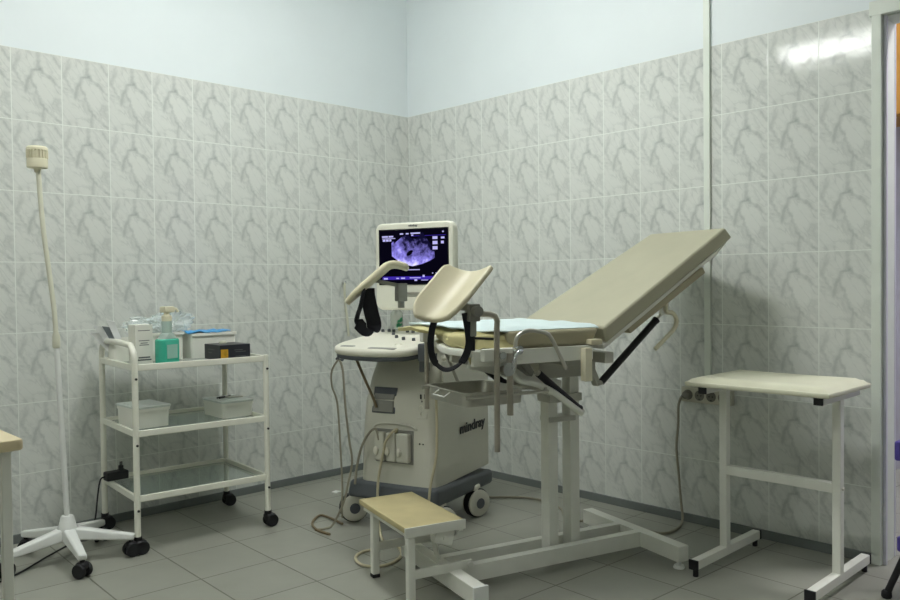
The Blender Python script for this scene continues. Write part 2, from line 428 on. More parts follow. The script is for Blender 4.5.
m.box((.004, -2.643/2, TOP/2), (.008, 2.643, TOP)); m.box((.004, (DY1-.06+Y0)/2, TOP/2), (.008, DY1-.06-Y0, TOP))
struct(m.build('wall_right', ['paint_wall', 'tile_y']))
struct(MB().box((X0-.05, Y0/2, CEIL/2), (.1, -Y0+.3, CEIL)).build('wall_back', 'back_wall'))
struct(MB().box((X0/2, Y0-.05, CEIL/2), (-X0+.3, .1, CEIL)).build('wall_front', 'back_wall'))
struct(MB().box((X0/2, -.006, .019), (-X0, .012, .038), .003).build('baseboard_left', 'baseboard'))
struct(MB().box((-.006, -2.643/2-.006, .019), (.012, 2.631, .038), .003).build('baseboard_right', 'baseboard'))
struct(MB().box((-.006, -1.972, (.62+CEIL)/2), (.014, .030, CEIL-.62), .003).build('trim_1', 'casing'))
# door casing and jamb, with the corridor beyond
m = MB()
m.box((-.004, -2.656, DZ/2+.02), (.026, .034, DZ+.04), .003); m.box((-.004, DY1-.02, DZ/2+.02), (.026, .06, DZ+.04), .003)
m.box((-.006, (DY0+DY1)/2-.02, DZ+.02), (.026, DY0-DY1+.106, .055), .003)
cs = struct(m.build('door_1', 'casing'))
m = MB(); m.box((.07, DY0-.004, DZ/2), (.125, .012, DZ)); m.box((.07, DY1+.004, DZ/2), (.125, .012, DZ)); m.box((.07, (DY0+DY1)/2, DZ-.006), (.125, DY0-DY1, .012))
m.build('jamb', 'casing', cs)
m = MB(); m.box((.012, DY0-.016, DZ/2), (.016, .012, DZ), .003); m.build('stop_bead', 'casing_edge', cs)
m = MB(); m.box((.138, DY0-.005, DZ/2), (.014, .014, DZ), .003); m.build('stop_bead', 'casing_edge', cs)
m = MB(); m.box((1.75, -2.9, CEIL/2), (.1, 4.2, CEIL)); struct(m.build('wall_corridor', 'corridor_wall'))
m = MB(); m.box((.9, -.85, CEIL/2), (1.7, .1, CEIL)); struct(m.build('wall_corridor_end', 'corridor_wall'))
m = MB(); m.box((.9, -5.05, CEIL/2), (1.7, .1, CEIL)); struct(m.build('wall_corridor_far', 'corridor_wall'))
m = MB(); m.box((.95, -2.95, CEIL+.05), (1.8, 4.4, .1)); struct(m.build('ceiling_corridor', 'ceiling_paint'))
t = thing('corridor_fill_light', 'unseen round lamp added to light the corridor beyond the doorway', 'lamp', (.95, -3.3, CEIL))  # unseen lamp, added and sized to brighten the door reveal
MB().lathe([(.30, -.03), (.31, 0)]).build('base', 'white_plastic', t); MB().lathe([(.05, -.09), (.22, -.075), (.28, -.03)]).build('shade', 'corridor_fill', t)
t = thing('wall_cabinet', 'orange wooden cabinet high on the corridor wall seen through the doorway', 'cabinet', (1.7, -2.35, 1.92))
MB().box((-.16, 0, .3), (.32, 1.0, .6), .004).build('body', 'cabinet_wood', t)
for y in (-.25, .25):
    d = MB().box((-.33, y, .3), (.018, .485, .58), .003).build('door', 'cabinet_wood', t)
    MB().tube([(-.34, y*.2, .08), (-.36, y*.2, .09), (-.36, y*.2, .17), (-.34, y*.2, .18)], .005).build('handle', 'steel', d)

# ceiling lamps (out of the picture; one is mirrored in the tiles, the third is added fill from the camera side)
for i, (x, y, lb) in enumerate(LAMPS):
    t = thing('ceiling_light', 'long white ceiling lamp with an opal cover', 'lamp', (x, y, CEIL), 0, 'ceiling lamps')
    MB().box((0, 0, -.02), (.30, .98, .04), .004).build('housing', 'white_plastic', t)
    MB().box((0, 0, -.08), (.24, .92, .08), .03, seg=3).build('diffuser', 'lamp_cover' if lb == 1 else 'lamp_cover_%d' % (lb*100), t)

# ------------------------------------------------------------------ gynaecological chair
chair = thing('examination_chair', 'beige gynaecological examination chair with raised backrest, leg rests and white steel frame', 'examination chair', (-.48, -1.89, 0), math.atan2(.28, -.96))
def P(mb, name, mt, parent=None, **k): return mb.build(name, mt, parent or chair, **k)
fr = P(MB().bar((0, -.29, .06), (0, .29, .06), .05, .06, .004).bar((.86, -.29, .06), (.86, .265, .06), .05, .06, .004)
       .bar((.02, .06, .06), (.85, .06, .06), .035, .06, .003).bar((.02, -.06, .06), (.85, -.06, .06), .035, .06, .003), 'base_frame', 'white_metal')
for x, y in ((0, -.265), (0, .265), (.86, -.265), (.86, .245)):
    MB().lathe([(.02, 0), (.022, .004), (.018, .012), (.009, .014), (.009, .032)], (x, y, 0)).build('levelling_foot', 'white_plastic', fr)
for y in (-.29, .265):
    MB().box((.86, y*1.01, .06), (.056, .012, .066), .003).build('end_cap', 'white_plastic', fr)
for k in range(2):
    x = (.40, .30)[k]
    P(MB().bar((x, 0, .06), (x, 0, (.80, .82)[k]), .055, .043, .004, up=(1, 0, 0)), 'column', 'white_metal')
P(MB().box((.35, 0, .77), (.26, .11, .10), .004).bar((.44, -.2, .80), (.44, .2, .80), .04, .04).bar((.27, -.2, .80), (.27, .2, .80), .04, .04)
  .bar((.305, .1, .80), (.249, .1, .688), .035, .02).box((.35, .0, .64), (.15, .085, .03), .003).box((.36, 0, .56), (.12, .07, .02), .003), 'column_head', 'head_metal')
P(MB().bar((.44, .285, .85), (.44, .285, .735), .03, .03, .003, up=(1, 0, 0)), 'hinge_post', 'cream_plastic')
P(MB().box((.395, .268, .868), (.05, .04, .02), .005), 'hinge_block', 'cup_vinyl')
# seat
st = P(MB().box((.58, 0, .842), (.36, .50, .02), .004).bar((.40, .262, .832), (.88, .262, .832), .02, .05, .003).bar((.40, -.262, .832), (.76, -.262, .832), .02, .05, .003)
       .prism([(.70, -.25), (.76, -.25), (.815, -.12), (.88, .03), (.905, .14), (.895, .262), (.70, .262)], .838, .862, .006), 'seat_frame', 'white_metal')
P(MB().hexa([(.39, -.255, .853), (.74, -.255, .853), (.74, .255, .853), (.39, .255, .853), (.36, -.265, .918), (.745, -.265, .918), (.745, .265, .918), (.36, .265, .918)], .018, 3), 'seat', 'beige_vinyl_side')
def ruck(u, v):
    x = .70+(.205-.02*v)*u; y = -.26+.52*v
    e = max(0, (u-.72)/.28)
    z = .917 + .012*noise.noise(V((x*14, y*9, 1.3))) - .045*e*e*min(1, max(0, v*1.6-.3))
    y += .012*noise.noise(V((x*20, 3, y*8)))
    # horseshoe cut-out at the front
    if abs(v-.5) < .2: x -= .05*max(0, u-.4)/.6*math.cos((v-.5)/.2*PI/2)
    side = max(0, v-.90)/.10
    z -= .055*side*side
    return (x, y, z)
P(MB().grid(ruck, 22, 30, .012).prism([(.72, -.24), (.755, -.24), (.80, -.12), (.86, .03), (.89, .12), (.885, .245), (.72, .245)], .862, .908, .014, seg=3), 'seat_front', 'yellow_cover')
def sheet(u, v):
    x = .36+.50*u; y = -.262+.515*v
    z = .9245+.004*noise.noise(V((x*16, y*12, 0)))
    if v > .94: z -= .012*(v-.94)/.06
    if u > .78: y -= .05*(u-.78)/.22*(1 if v > .5 else 0)
    return (x, y, z)
sh = MB().grid(sheet, 30, 22, .004).build('paper_sheet', 'blue_sheet')
sh.location = (-.48, -1.89, 0.006); sh.rotation_euler = (0, 0, math.atan2(.28, -.96))
tag(sh, 'pale blue disposable sheet spread over the seat of the examination chair', 'sheet')
# backrest
lo, hi = V((.35, 0, .918)), V((-.300, 0, 1.287)); d = (hi-lo).normalized(); nrm = V((-d.z, 0, d.x)); nrm = nrm if nrm.z > 0 else -nrm
def bp(t, y, n): q = lo.lerp(hi, t) + nrm*n; return (q.x, y, q.z)
back = P(MB().hexa([bp(-.015, -.26, -.062), bp(-.015, .26, -.062), bp(1.035, .205, -.06), bp(1.035, -.205, -.06), bp(0, -.27, 0), bp(0, .27, 0), bp(1, .215, 0), bp(1, -.215, 0)], .012, 3), 'backrest', 'beige_vinyl')
P(MB().hexa([bp(-.03, -.24, -.083), bp(-.03, .24, -.083), bp(.90, .195, -.083), bp(.90, -.195, -.083), bp(-.03, -.25, -.063), bp(-.03, .25, -.063), bp(1.02, .195, -.063), bp(1.02, -.195, -.063)], .006), 'backrest_board', 'white_metal')
for y in (-.21, .21):
    P(MB().bar(bp(.16, y, -.092), bp(.76, y*.93, -.092), .035, .028, .006, up=nrm), 'backrest_rail', 'beige_vinyl_side' if y > 0 else 'white_metal')
P(MB().tube([bp(.55, .16, -.085), (-.0, .2, .968), (-.035, .2, .955), (-.054, .2, .930), (-.045, .2, .897), (.0, .2, .860), (.053, .2, .821)], .0085, smooth_iter=5), 'release_lever', 'cream_plastic')
P(MB().bar(bp(.58, .12, -.085), (-.066, .12, .945), .014, .04), 'lug', 'white_metal')
def spring(a, b, f=.8):
    a, b = V(a), V(b); q = a.lerp(b, f)
    o = P(MB().cyl(a, q, .0135, 18).cyl(q, q+(b-q).normalized()*.006, .0155, 18), 'gas_spring', 'black')
    MB().cyl(q, b, .005, 10).build('piston_rod', 'steel', o); MB().sphere(b, .011).build('joint', 'steel', o); MB().sphere(a, .011).build('joint', 'steel', o)
spring((.246, .12, .701), (-.066, .12, .959), .86)
spring((.568, .18, .759), (.383, .18, .612), .93)
spring((.74, -.02, .82), (.58, -.02, .70), .93)
P(MB().tube([(.70, .2, .80), (.665, .2, .745), (.60, .2, .728), (.53, .2, .698), (.455, .2, .648), (.39, .19, .606)], .011, smooth_iter=5), 'link_arm', 'white_metal')
P(MB().bar((.72, .19, .84), (.60, .18, .76), .03, .022).tube([(.69, .24, .84), (.61, .19, .77)], .012), 'spring_bracket', 'device_grey')
P(MB().bar((.74, -.15, .80), (.30, -.15, .70), .02, .035).bar((.80, .10, .80), (.42, .10, .70), .02, .035), 'tilt_frame', 'white_metal')
# armrest loop and accessory rail on the near side
P(MB().box((.785, .292, .845), (.15, .03, .042), .006), 'rail_block', 'white_metal')
P(MB().tube([(.748, .31, .80), (.746, .312, .875), (.735, .312, .905), (.70, .312, .920), (.66, .312, .917), (.622, .312, .908), (.60, .312, .885), (.572, .312, .835), (.545, .312, .785)], .0068, smooth_iter=5), 'grip_loop', 'steel')
P(MB().tube([(.768, .312, .649), (.768, .312, .85)], .0105, 14), 'rail_post', 'rod_steel')
P(MB().tube([(.768, .335, .80), (.766, .335, .83), (.745, .33, .855), (.73, .325, .857)], .006, smooth_iter=4).cyl((.80, .305, .845), (.80, .325, .845), .012).cyl((.74, .305, .86), (.74, .33, .86), .014)
  .cyl((.785, .305, .80), (.785, .335, .80), .022), 'clamp_screw', 'chrome')
# leg rests: a bent steel post, a clamp, a padded cup and a strap each
rz = math.atan2(.28, -.96); W2L = (Matrix.Translation((-.48, -1.89, 0)) @ Matrix.Rotation(rz, 4, 'Z')).inverted()
CR, CF, CU = V((.718, -.696, 0)), V((.696, .718, 0)), V((0, 0, 1))
def dl(r, f, u): return W2L.to_3x3() @ (CR*r + CF*f + CU*u)
def leg_rest(cen, axis, width, depth, lowtaper, parent, rim, hook=0):
    n = axis.cross(width).normalized()
    if n.z < 0: n = -n
    def fn(u, v):
        s = 2*v-1; t = u-.5
        wf = 1.0
        if u < .35: wf = math.sqrt(max(0.0, 1-((.35-u)/.35)**2*lowtaper))
        if u > .9: wf *= 1-.10*((u-.9)/.1)**2
        return cen + axis*t + width*(.5*s*wf) + n*(depth*(abs(s*wf)**1.8)) - n*(hook*(max(0, u-.76)/.24)**2)
    o = MB().grid(fn, 22, 18, rim)
    bmesh.ops.bevel(o.bm, geom=[e for e in o.bm.edges if e.is_manifold and len(e.link_faces) == 2 and e.calc_face_angle(0) > .9], offset=rim*.35, segments=2, profile=.5, affect='EDGES')
    return o.build('cup', 'cup_vinyl', parent, ang=60), n
# near one
near = P(MB().tube([(.818, .312, .535), (.816, .312, .93), (.814, .312, .955), (.822, .312, .972), (.84, .312, .978), (.905, .312, .982)], .0095, 14), 'leg_rest', 'rod_steel')
cn = V((.945, .30, 1.058)) + dl(-.019, 0, -.027)
cup, nn = leg_rest(cn, dl(.125, .13, .150), dl(.165, -.07, -.01), .038, .55, near, .017)
MB().box((.905, .312, .985), (.04, .036, .055), .004).box((.905, .312, .94), (.02, .02, .06), .003).tube([(.905, .312, 1.0), tuple(cn-nn*.02+V((-.01, 0, -.01)))], .013).cyl((.905, .33, .99), (.905, .355, .99), .016).build('clamp', 'device_grey', near)
MB().tube([(.905, .312, .96), (.905, .312, .865)], .008).tube([(.905, .32, .905), (.84, .33, .90)], .004).build('knob', 'black', near)
# far one
far = P(MB().tube([(.762, -.312, .585), (.760, -.312, .99), (.762, -.312, 1.018), (.775, -.312, 1.032), (.80, -.312, 1.036), (.868, -.312, 1.036)], .0095, 14), 'leg_rest', 'rod_steel')
P(MB().box((.77, -.29, .88), (.05, .035, .06), .006), 'rail_block', 'white_metal')
cf = V((.925, -.335, 1.098)) + dl(-.048, 0, .002)
cup2, n2 = leg_rest(cf, dl(.205, .05, .178), dl(-.022, .15, .0), .016, .75, far, .020, .060)
MB().box((.868, -.312, 1.045), (.04, .036, .07), .004).bar((.868, -.312, 1.07), tuple(cf-n2*.012), .03, .014).cyl((.868, -.312, .985), (.868, -.312, 1.01), .013).build('clamp', 'device_grey', far)
plab(near, 'padded leg rest on the near side of the chair, on a long steel post'); plab(far, 'padded leg rest on the far side of the chair, in front of the monitor')
# straps
MB().ribbon([(.930, .31, .985), (.920, .31, .93), (.919, .312, .883), (.941, .315, .838), (.984, .32, .814), (1.016, .315, .815), (1.043, .31, .845), (1.052, .31, .889), (1.047, .31, .935), (1.038, .31, .962)],
            .023, .003, lambda s: (-.884, .467, 0) if s < .36 else (-.5, -.6, .3) if s < .62 else (-.6, -.1, 0), 6).build('strap', 'black_strap', near)
MB().ribbon([(1.000, -.33, 1.062), (.998, -.33, 1.03), (.985, -.33, .97), (.974, -.33, .925), (.985, -.325, .903), (1.015, -.322, .905), (1.045, -.32, .935), (1.046, -.32, .955), (1.030, -.32, 1.0), (1.020, -.32, 1.04), (1.012, -.32, 1.055)],
            .056, .003, lambda s: (-.884, .467, .12) if s < .42 else (-.8, -.3, .1) if s < .6 else (-.6, -.75, .1), 6).build('strap', 'black_strap', far)
# catch basin on slide rails under the seat
tr = MB()
def tray_shell():
    b = MB(); r = [(.105, .15, .0), (.085, .13, -.047)]
    out = [rrect(.262, .31, .03, 5), rrect(.262, .31, .03, 5), rrect(.240, .288, .03, 5), rrect(.220, .265, .035, 5), rrect(.212, .257, .035, 5), rrect(.230, .280, .03, 5), rrect(.236, .284, .03, 5)]
    zs = [0, .003, .003, -.044, -.048, -.046, -.002]
    b2 = bmesh.new(); rings = [[b2.verts.new((x, y, z)) for x, y in o] for o, z in zip(out, zs)]
    n = len(rings[0])
    for A, B in ((0, 1), (1, 2), (2, 3), (4, 5), (5, 6), (6, 0)):
        for k in range(n): b2.faces.new((rings[A][k], rings[A][(k+1) % n], rings[B][(k+1) % n], rings[B][k]))
    b2.faces.new(rings[3]); b2.faces.new(rings[4][::-1])
    bmesh.ops.recalc_face_normals(b2, faces=b2.faces)
    b._merge(b2, Matrix.Translation((.75, .05, .71))); return b
tray = P(tray_shell(), 'catch_basin', 'steel')
MB().tube([(.882, .03, .708), (.905, .03, .694), (.905, .11, .694), (.882, .11, .708)], .0025).build('handle', 'white_plastic', tray)
P(MB().tube([(.88, .212, .700), (.55, .212, .700)], .006).tube([(.88, -.112, .700), (.55, -.112, .700)], .006).bar((.56, -.115, .705), (.56, .215, .705), .012, .02).bar((.72, .225, .70), (.72, .245, .83), .012, .004, up=(0, 1, 0)).bar((.72, -.125, .70), (.72, -.245, .83), .012, .004, up=(0, 1, 0)), 'slide_rail', 'steel')
# foot step bolted to the base
fs = P(MB().box((.945, -.095, .260), (.222, .42, .022), .006), 'footstep', 'step_top'); plab(fs, 'low foot step with worn tan top')
MB().box((.945, .116, .254), (.23, .006, .034), .002).bar((.845, -.30, .238), (.845, .11, .238), .02, .02).bar((1.03, -.30, .238), (1.03, .11, .238), .02, .02).bar((1.03, -.215, .112), (.80, -.215, .112), .012, .032).build('frame', 'white_metal', fs)
for y in (-.215, .095):
    l = MB().bar((1.03, y, .012), (1.03, y, .248), .027, .027, .004, up=(1, 0, 0)).build('leg', 'white_metal', fs)
    MB().box((1.03, y, .007), (.030, .030, .014), .004).build('foot_cap', 'black_rubber', l)
MB().bar((1.03, .085, .10), (.79, .085, .10), .012, .032).bar((.94, .10, .225), (.87, .10, .205), .008, .05).bar((.87, -.02, .10), (.90, -.02, .235), .04, .006, up=(1, 0, 0)).cyl((.80, .085, .10), (.80, .099, .10), .010).cyl((.905, .10, .212), (.905, .110, .212), .007).build('bracket', 'white_metal', fs)

# ------------------------------------------------------------------ ultrasound machine
us = thing('ultrasound_machine', 'cream ultrasound machine on castors with lit sonogram monitor behind the examination chair', 'ultrasound machine', (-.80, -.98, 0), math.radians(198))
def U(mb, name, mt, parent=None, **k): return mb.build(name, mt, parent or us, **k)
# chassis on four castors
U(MB().hexa([(-.335, -.205, .112), (.25, -.245, .135), (.25, .22, .135), (-.335, .205, .112), (-.335, -.205, .18), (.235, -.235, .212), (.235, .21, .212), (-.335, .205, .18)], .018, 3), 'chassis', 'device_base')
for x, y, fa in ((.165, -.262, -.80), (.18, .20, -.5), (-.145, .205, -.42), (-.22, -.19, .1)):
    M = Matrix.Translation((x, y, .066)) @ Matrix.Rotation(fa, 4, 'Z') @ Matrix.Rotation(-PI/2, 4, 'X')
    wh = MB().lathe([(.046, -.018), (.060, -.018), (.066, -.012), (.066, .012), (.060, .018), (.046, .018)], n=28, M=M).build('castor', 'black_rubber', us)
    for sg in (-1, 1):
        MB().lathe([(.041, .0), (.061, .0), (.060, .006), (.05, .011), (.03, .012)] if sg > 0 else [(.03, -.012), (.05, -.011), (.060, -.006), (.061, 0), (.041, 0)], n=24, M=M @ Matrix.Translation((0, 0, .019*sg))).build('hub_cover', 'device_body', wh)
        MB().lathe([(.022, 0), (.024, .002), (.02, .004)] if sg > 0 else [(.02, -.004), (.024, -.002), (.022, 0)], n=20, M=M @ Matrix.Translation((0, 0, .031*sg))).build('hub_cap', 'device_dark', wh)
    MB().hexa([(x-.03, y-.014, .11), (x+.03, y-.014, .11), (x+.03, y+.014, .11), (x-.03, y+.014, .11), (x-.03, y-.014, .15), (x+.03, y-.014, .15), (x+.03, y+.014, .15), (x-.03, y+.014, .15)], .015, 3).build('fork', 'device_body', wh)
MB().box((.225, -.315, .142), (.03, .03, .006), .002).build('brake_pedal', 'white_plastic', us)
# body: tapering hull
def hull():
    prof = [(.205, .222, .188), (.300, .216, .188), (.450, .210, .184), (.560, .200, .178), (.66, .165, .170), (.74, .125, .160), (.785, .10, .150)]
    b = bmesh.new(); rings = []
    for z, xf, hw in prof:
        o = [(-.325, -.185), (-.325, .185)]
        c = .035
        # front corners rounded
        for k in range(6):
            a = PI/2*(1-k/5); o.append((xf-c+c*math.cos(a), hw-c+c*math.sin(a)))
        for k in range(6):
            a = -PI/2*(k/5); o.append((xf-c+c*math.cos(a), -hw+c+c*math.sin(a)))
        rings.append([b.verts.new((x, y, z)) for x, y in o])
    n = len(rings[0])
    for A, B in zip(rings, rings[1:]):
        for k in range(n): b.faces.new((A[k], A[(k+1) % n], B[(k+1) % n], B[k]))
    b.faces.new(rings[0][::-1]); b.faces.new(rings[-1]); bmesh.ops.recalc_face_normals(b, faces=b.faces)
    r = MB(); r._merge(b); return r
U(hull(), 'body', 'device_body', ang=45)
U(MB().box((-.07, .187, .60), (.40, .006, .006), .002).box((-.08, .189, .675), (.44, .008, .13), .004), 'side_panel', 'device_body')
U(MB().cyl((.03, .192, .668), (.03, .195, .668), .008), 'emblem', 'device_dark')
def front(z):     # x of the hull's front face at height z
    pr = [(.205, .222), (.300, .216), (.450, .210), (.560, .200), (.66, .165), (.74, .125), (.785, .10)]
    for (a, xa), (b, xb) in zip(pr, pr[1:]):
        if a <= z <= b: return xa+(xb-xa)*(z-a)/(b-a)
    return pr[-1][1]
def fp(y, z, o=.0): return (front(z)+o, y, z)
# printer slot
pr = U(MB().hexa([fp(-.13, .512, -.02), fp(-.012, .512, -.02), fp(-.012, .512, .004), fp(-.13, .512, .004), fp(-.13, .622, -.02), fp(-.012, .622, -.02), fp(-.012, .622, .004), fp(-.13, .622, .004)], .002), 'printer', 'device_dark')
MB().hexa([fp(-.122, .518, 0), fp(-.02, .518, 0), fp(-.02, .518, .008), fp(-.122, .518, .008), fp(-.122, .566, 0), fp(-.02, .566, 0), fp(-.02, .566, .008), fp(-.122, .566, .008)], .002).build('paper_door', 'device_grey', pr)
MB().hexa([fp(-.122, .572, 0), fp(-.02, .572, 0), fp(-.02, .572, .007), fp(-.122, .572, .007), fp(-.122, .594, 0), fp(-.02, .594, 0), fp(-.02, .594, .007), fp(-.122, .594, .007)], .002).build('flap', 'device_grey', pr)
# probe sockets with three connectors
sk = U(MB().hexa([fp(-.105, .30, -.02), fp(.085, .30, -.02), fp(.085, .30, .002), fp(-.105, .30, .002), fp(-.105, .445, -.02), fp(.085, .445, -.02), fp(.085, .445, .002), fp(-.105, .445, .002)], .002), 'probe_socket_panel', 'device_grey')
for y in (-.072, -.015, .045):
    c = MB().box(fp(y, .372, .017), (.03, .048 if y < .03 else .062, .125), .008, seg=3).build('probe_connector', 'device_body', sk)
    MB().sphere(fp(y-.012, .355, .036), .012, sc=(.8, 1, 1.6)).build('latch', 'device_white', c)
pts = [fp(-.115, .452, .004), fp(-.09, .466, .005), fp(-.01, .472, .005), fp(.07, .466, .005), fp(.10, .452, .004)]
U(MB().tube(pts, .005, smooth_iter=4), 'socket_hood', 'device_body')
U(MB().hexa([fp(.098, .50, 0), fp(.150, .50, 0), fp(.150, .50, .004), fp(.098, .50, .004), fp(.098, .612, 0), fp(.145, .612, 0), fp(.145, .612, .004), fp(.098, .612, .004)], .002)
  , 'button_panel', 'device_body')
g = MB()
for y, z, s in ((.113, .592, .006), (.133, .594, .006), (.122, .573, .004)): g.box(fp(y, z, .006), (.004, s, .02 if s > .005 else .006), .001)
U(g, 'slot', 'socket_hole')
U(MB().tube([tuple(V(fp(.122, .545, .006))+V((0, .010*math.cos(a), .012*math.sin(a)))) for a in [k*PI/8 for k in range(16)]], .0012, closed=True, n=6).tube([tuple(V(fp(.122, .52, .006))+V((0, .004*math.cos(a), .006*math.sin(a)))) for a in [k*PI/4 for k in range(8)]], .0012, closed=True, n=6), 'button_ring', 'device_white')
U(MB().sphere(fp(.115, .392, .0), .004).sphere(fp(.132, .392, .0), .0035), 'indicator', 'socket_hole')
# lettering on the side
def text(s, size, mt, parent, M, name='lettering', depth=.0012):
    cu = bpy.data.curves.new('t', 'FONT'); cu.body = s; cu.size = size; cu.extrude = depth; cu.offset = size*.018; cu.align_x = 'CENTER'; cu.align_y = 'CENTER'
    o = bpy.data.objects.new('t', cu); C.objects.link(o); bpy.context.view_layer.update()
    me = bpy.data.meshes.new_from_object(o.evaluated_get(bpy.context.evaluated_depsgraph_get())); bpy.data.objects.remove(o)
    me.transform(M); me.materials.clear(); me.materials.append(MATS[mt]); me.name = name
    q = bpy.data.objects.new(name, me); C.objects.link(q); q.parent = parent; return q
# side face looks along +y; text runs along -x, up z
MT = Matrix(((-1, 0, 0, 0), (0, 0, 1, 0), (0, 1, 0, 0), (0, 0, 0, 1)))
text('mindray', .066, 'dark_ink', us, Matrix.Translation((-.150, .1885, .420)) @ MT @ Matrix.Diagonal((1.2, 1, 1, 1)))
# console
def console_outline(k=0):
    pts = [(.02, .15), (.16, .152), (.25, .147), (.315, .115), (.343, .04), (.352, -.05), (.340, -.17), (.305, -.255), (.22, -.285), (.10, -.275), (.0, -.265), (-.09, -.245), (-.125, -.15), (-.13, 0), (-.09, .125)]
    return [(p.x, p.y) for p in catmull([V((x, y, 0)) for x, y in pts], 5, True)]
tilt = Matrix.Translation((.34, 0, .79)) @ Matrix.Rotation(math.radians(7), 4, 'Y') @ Matrix.Translation((-.34, 0, 0))
co = U(MB().prism(console_outline(), -.022, .014, .015, tilt, 4), 'console', 'device_white', ang=50)
MB().prism([(x*.985, y*.98) for x, y in console_outline()], -.040, -.018, .009, tilt, 2).build('underside', 'device_dark', co)
for cx, cy, w, h in ((.295, -.19, .028, .075), (.318, .0, .030, .14)):
    MB().prism(rrect(w, h, .0135, 5, cx, cy), .0125, .0146, .0, tilt).build('palm_recess', 'device_grey', co)
for x, y in ((-.045, -.225), (-.055, -.197), (-.045, -.165), (.021, -.126), (.087, -.069), (.127, -.009), (-.045, -.09), (-.045, -.060), (.142, .052)):
    MB().cyl(tilt @ V((x, y, .012)), tilt @ V((x, y, .026)), .0085, 14, .007).build('knob', 'device_dark', co)
MB().sphere(tilt @ V((.235, .03, .012)), .018, sc=(1, 1, .6)).build('trackball', 'device_white', co)
U(MB().hexa([(.02, -.10, .775), (.14, -.10, .755), (.14, .10, .755), (.02, .10, .775), (.0, -.13, .82), (.20, -.13, .79), (.20, .13, .79), (.0, .13, .82)], .012), 'console_neck', 'device_body')
# holders on the right of the console: dark rack with two hanging white knobs
rk = U(MB().box((.235, .172, .79), (.11, .036, .075), .006).box((.10, .23, .79), (.09, .03, .04), .006).box((.26, .17, .735), (.04, .03, .05), .004), 'probe_holder', 'device_dark')
for x, y, z in ((.285, .232, .812), (.235, .245, .80)): pass
MB().box((.20, .20, .825), (.03, .022, .06), .005).build('clip', 'device_white', rk)
for x, y, z in ((.275, .20, .775), (.17, .215, .772)):
    MB().sphere((x, y, z-.012), .013).cyl((x, y, z-.002), (x, y, z+.035), .0035).build('hanging_knob', 'device_white', rk)
hk = U(MB().tube([(.30, -.23, .77), (.325, -.23, .755), (.325, -.20, .75), (.30, -.20, .77)], .006), 'cable_hook', 'device_dark')
# monitor on its arm
mo = bpy.data.objects.new('monitor', None); C.objects.link(mo); mo.parent = us
MX_, MZ0, MZ1 = .055, .955, 1.365
fm = MB().prism(rrect(.405, .395, .035, 6), -.03, .022, .010, Matrix.Translation((.03, 0, 1.155)) @ Matrix(((0, 0, 1, 0), (1, 0, 0, 0), (0, 1, 0, 0), (0, 0, 0, 1))), 3)
o_ = fm.build('frame', 'monitor_frame', mo)
sc = MB().box((.0535, .0, 1.198), (.003, .352, .242), .001).build('screen', 'screen_dark', mo)
MB().box((.0535, 0, 1.198), (.0025, .362, .252), .001).build('bezel', 'screen_black', mo)
def S(u, v): return (-.176+.352*u, 1.319-.242*v)      # screen fraction -> (y, z)
def flat(poly, name, mt, x=.0553, th=.0006):
    MB().prism([S(*p) for p in poly], 0, th, 0, Matrix(((0, 0, 1, x), (1, 0, 0, 0), (0, 1, 0, 0), (0, 0, 0, 1)))).build(name, mt, mo)
def bars(rects, name, mt, x=.0557):
    for u, v, w_, h in rects:
        y0, z0 = S(u, v); y1, z1 = S(u+w_, v+h); MB().box((x, (y0+y1)/2, (z0+z1)/2), (.0006, abs(y1-y0), abs(z1-z0))).build(name, mt, mo)
_dv = -.055
sector = [(.175, .30), (.20, .27), (.22, .30), (.355, .17), (.38, .155), (.405, .135)]
sector += [(.50+.085*math.cos(a), .135+.105*math.sin(a)) for a in [PI-PI*k/8 for k in range(9)]]
sector += [(.62, .135), (.655, .22), (.77, .42), (.775, .58), (.70, .63), (.60, .68), (.47, .715), (.41, .70), (.30, .65), (.18, .53)]
sector = [(.5+(u-.475)*1.06, (v+_dv-.38)*1.06+.38) for u, v in sector]
flat(sector, 'sonogram', 'scan')
ov = [(.435+.055*math.cos(a)*math.cos(.6)-.022*math.sin(a)*math.sin(.6), .475-.075*math.cos(a)*math.sin(.6)-.03*math.sin(a)*math.cos(.6)*1.3) for a in [2*PI*k/16 for k in range(16)]]
flat([(u+.02, v-.045) for u, v in ov], 'dark_spot', 'screen_dark', .0558)
bars([(.04, .10, .09, .03), (.14, .10, .07, .03), (.04, .145, .20, .012), (.05, .165, .04, .04), (.10, .165, .04, .04), (.15, .165, .03, .04), (.31, .06, .05, .025), (.40, .06, .04, .025), (.47, .055, .14, .025), (.48, .09, .03, .025),
      (.38, .735, .22, .015), (.06, .89, .06, .03), (.25, .89, .04, .02), (.32, .885, .06, .025), (.45, .885, .16, .015), (.52, .92, .04, .03), (.62, .93, .10, .012), (.64, .84, .03, .04), (.93, .045, .02, .025)], 'screen_text_line', 'screen_text')
bars([(.48, .115, .50, .008), (.04, .865, .93, .06)], 'toolbar', 'screen_bar', .0554)
bars([(.79, .14, .07, .05), (.79, .225, .07, .06), (.79, .32, .07, .06), (.91, .15, .05, .035), (.91, .225, .04, .05), (.78, .80, .012, .02), (.83, .80, .012, .02), (.88, .80, .02, .02)], 'thumbnail', 'screen_text')
MTm = Matrix(((0, 0, 1, 0), (1, 0, 0, 0), (0, 1, 0, 0), (0, 0, 0, 1)))
text('mindray', .014, 'ink', mo, Matrix.Translation((.0525, 0, 1.338)) @ MTm)
U(MB().box((-.01, 0, 1.05), (.03, .16, .16), .01).tube([(-.02, 0, 1.06), (-.08, 0, 1.02), (-.12, 0, .93), (-.12, 0, .84)], .028, smooth_iter=4).lathe([(.07, .80), (.075, .83), (.05, .86)], (-.12, 0, 0)), 'monitor_arm', 'device_white')
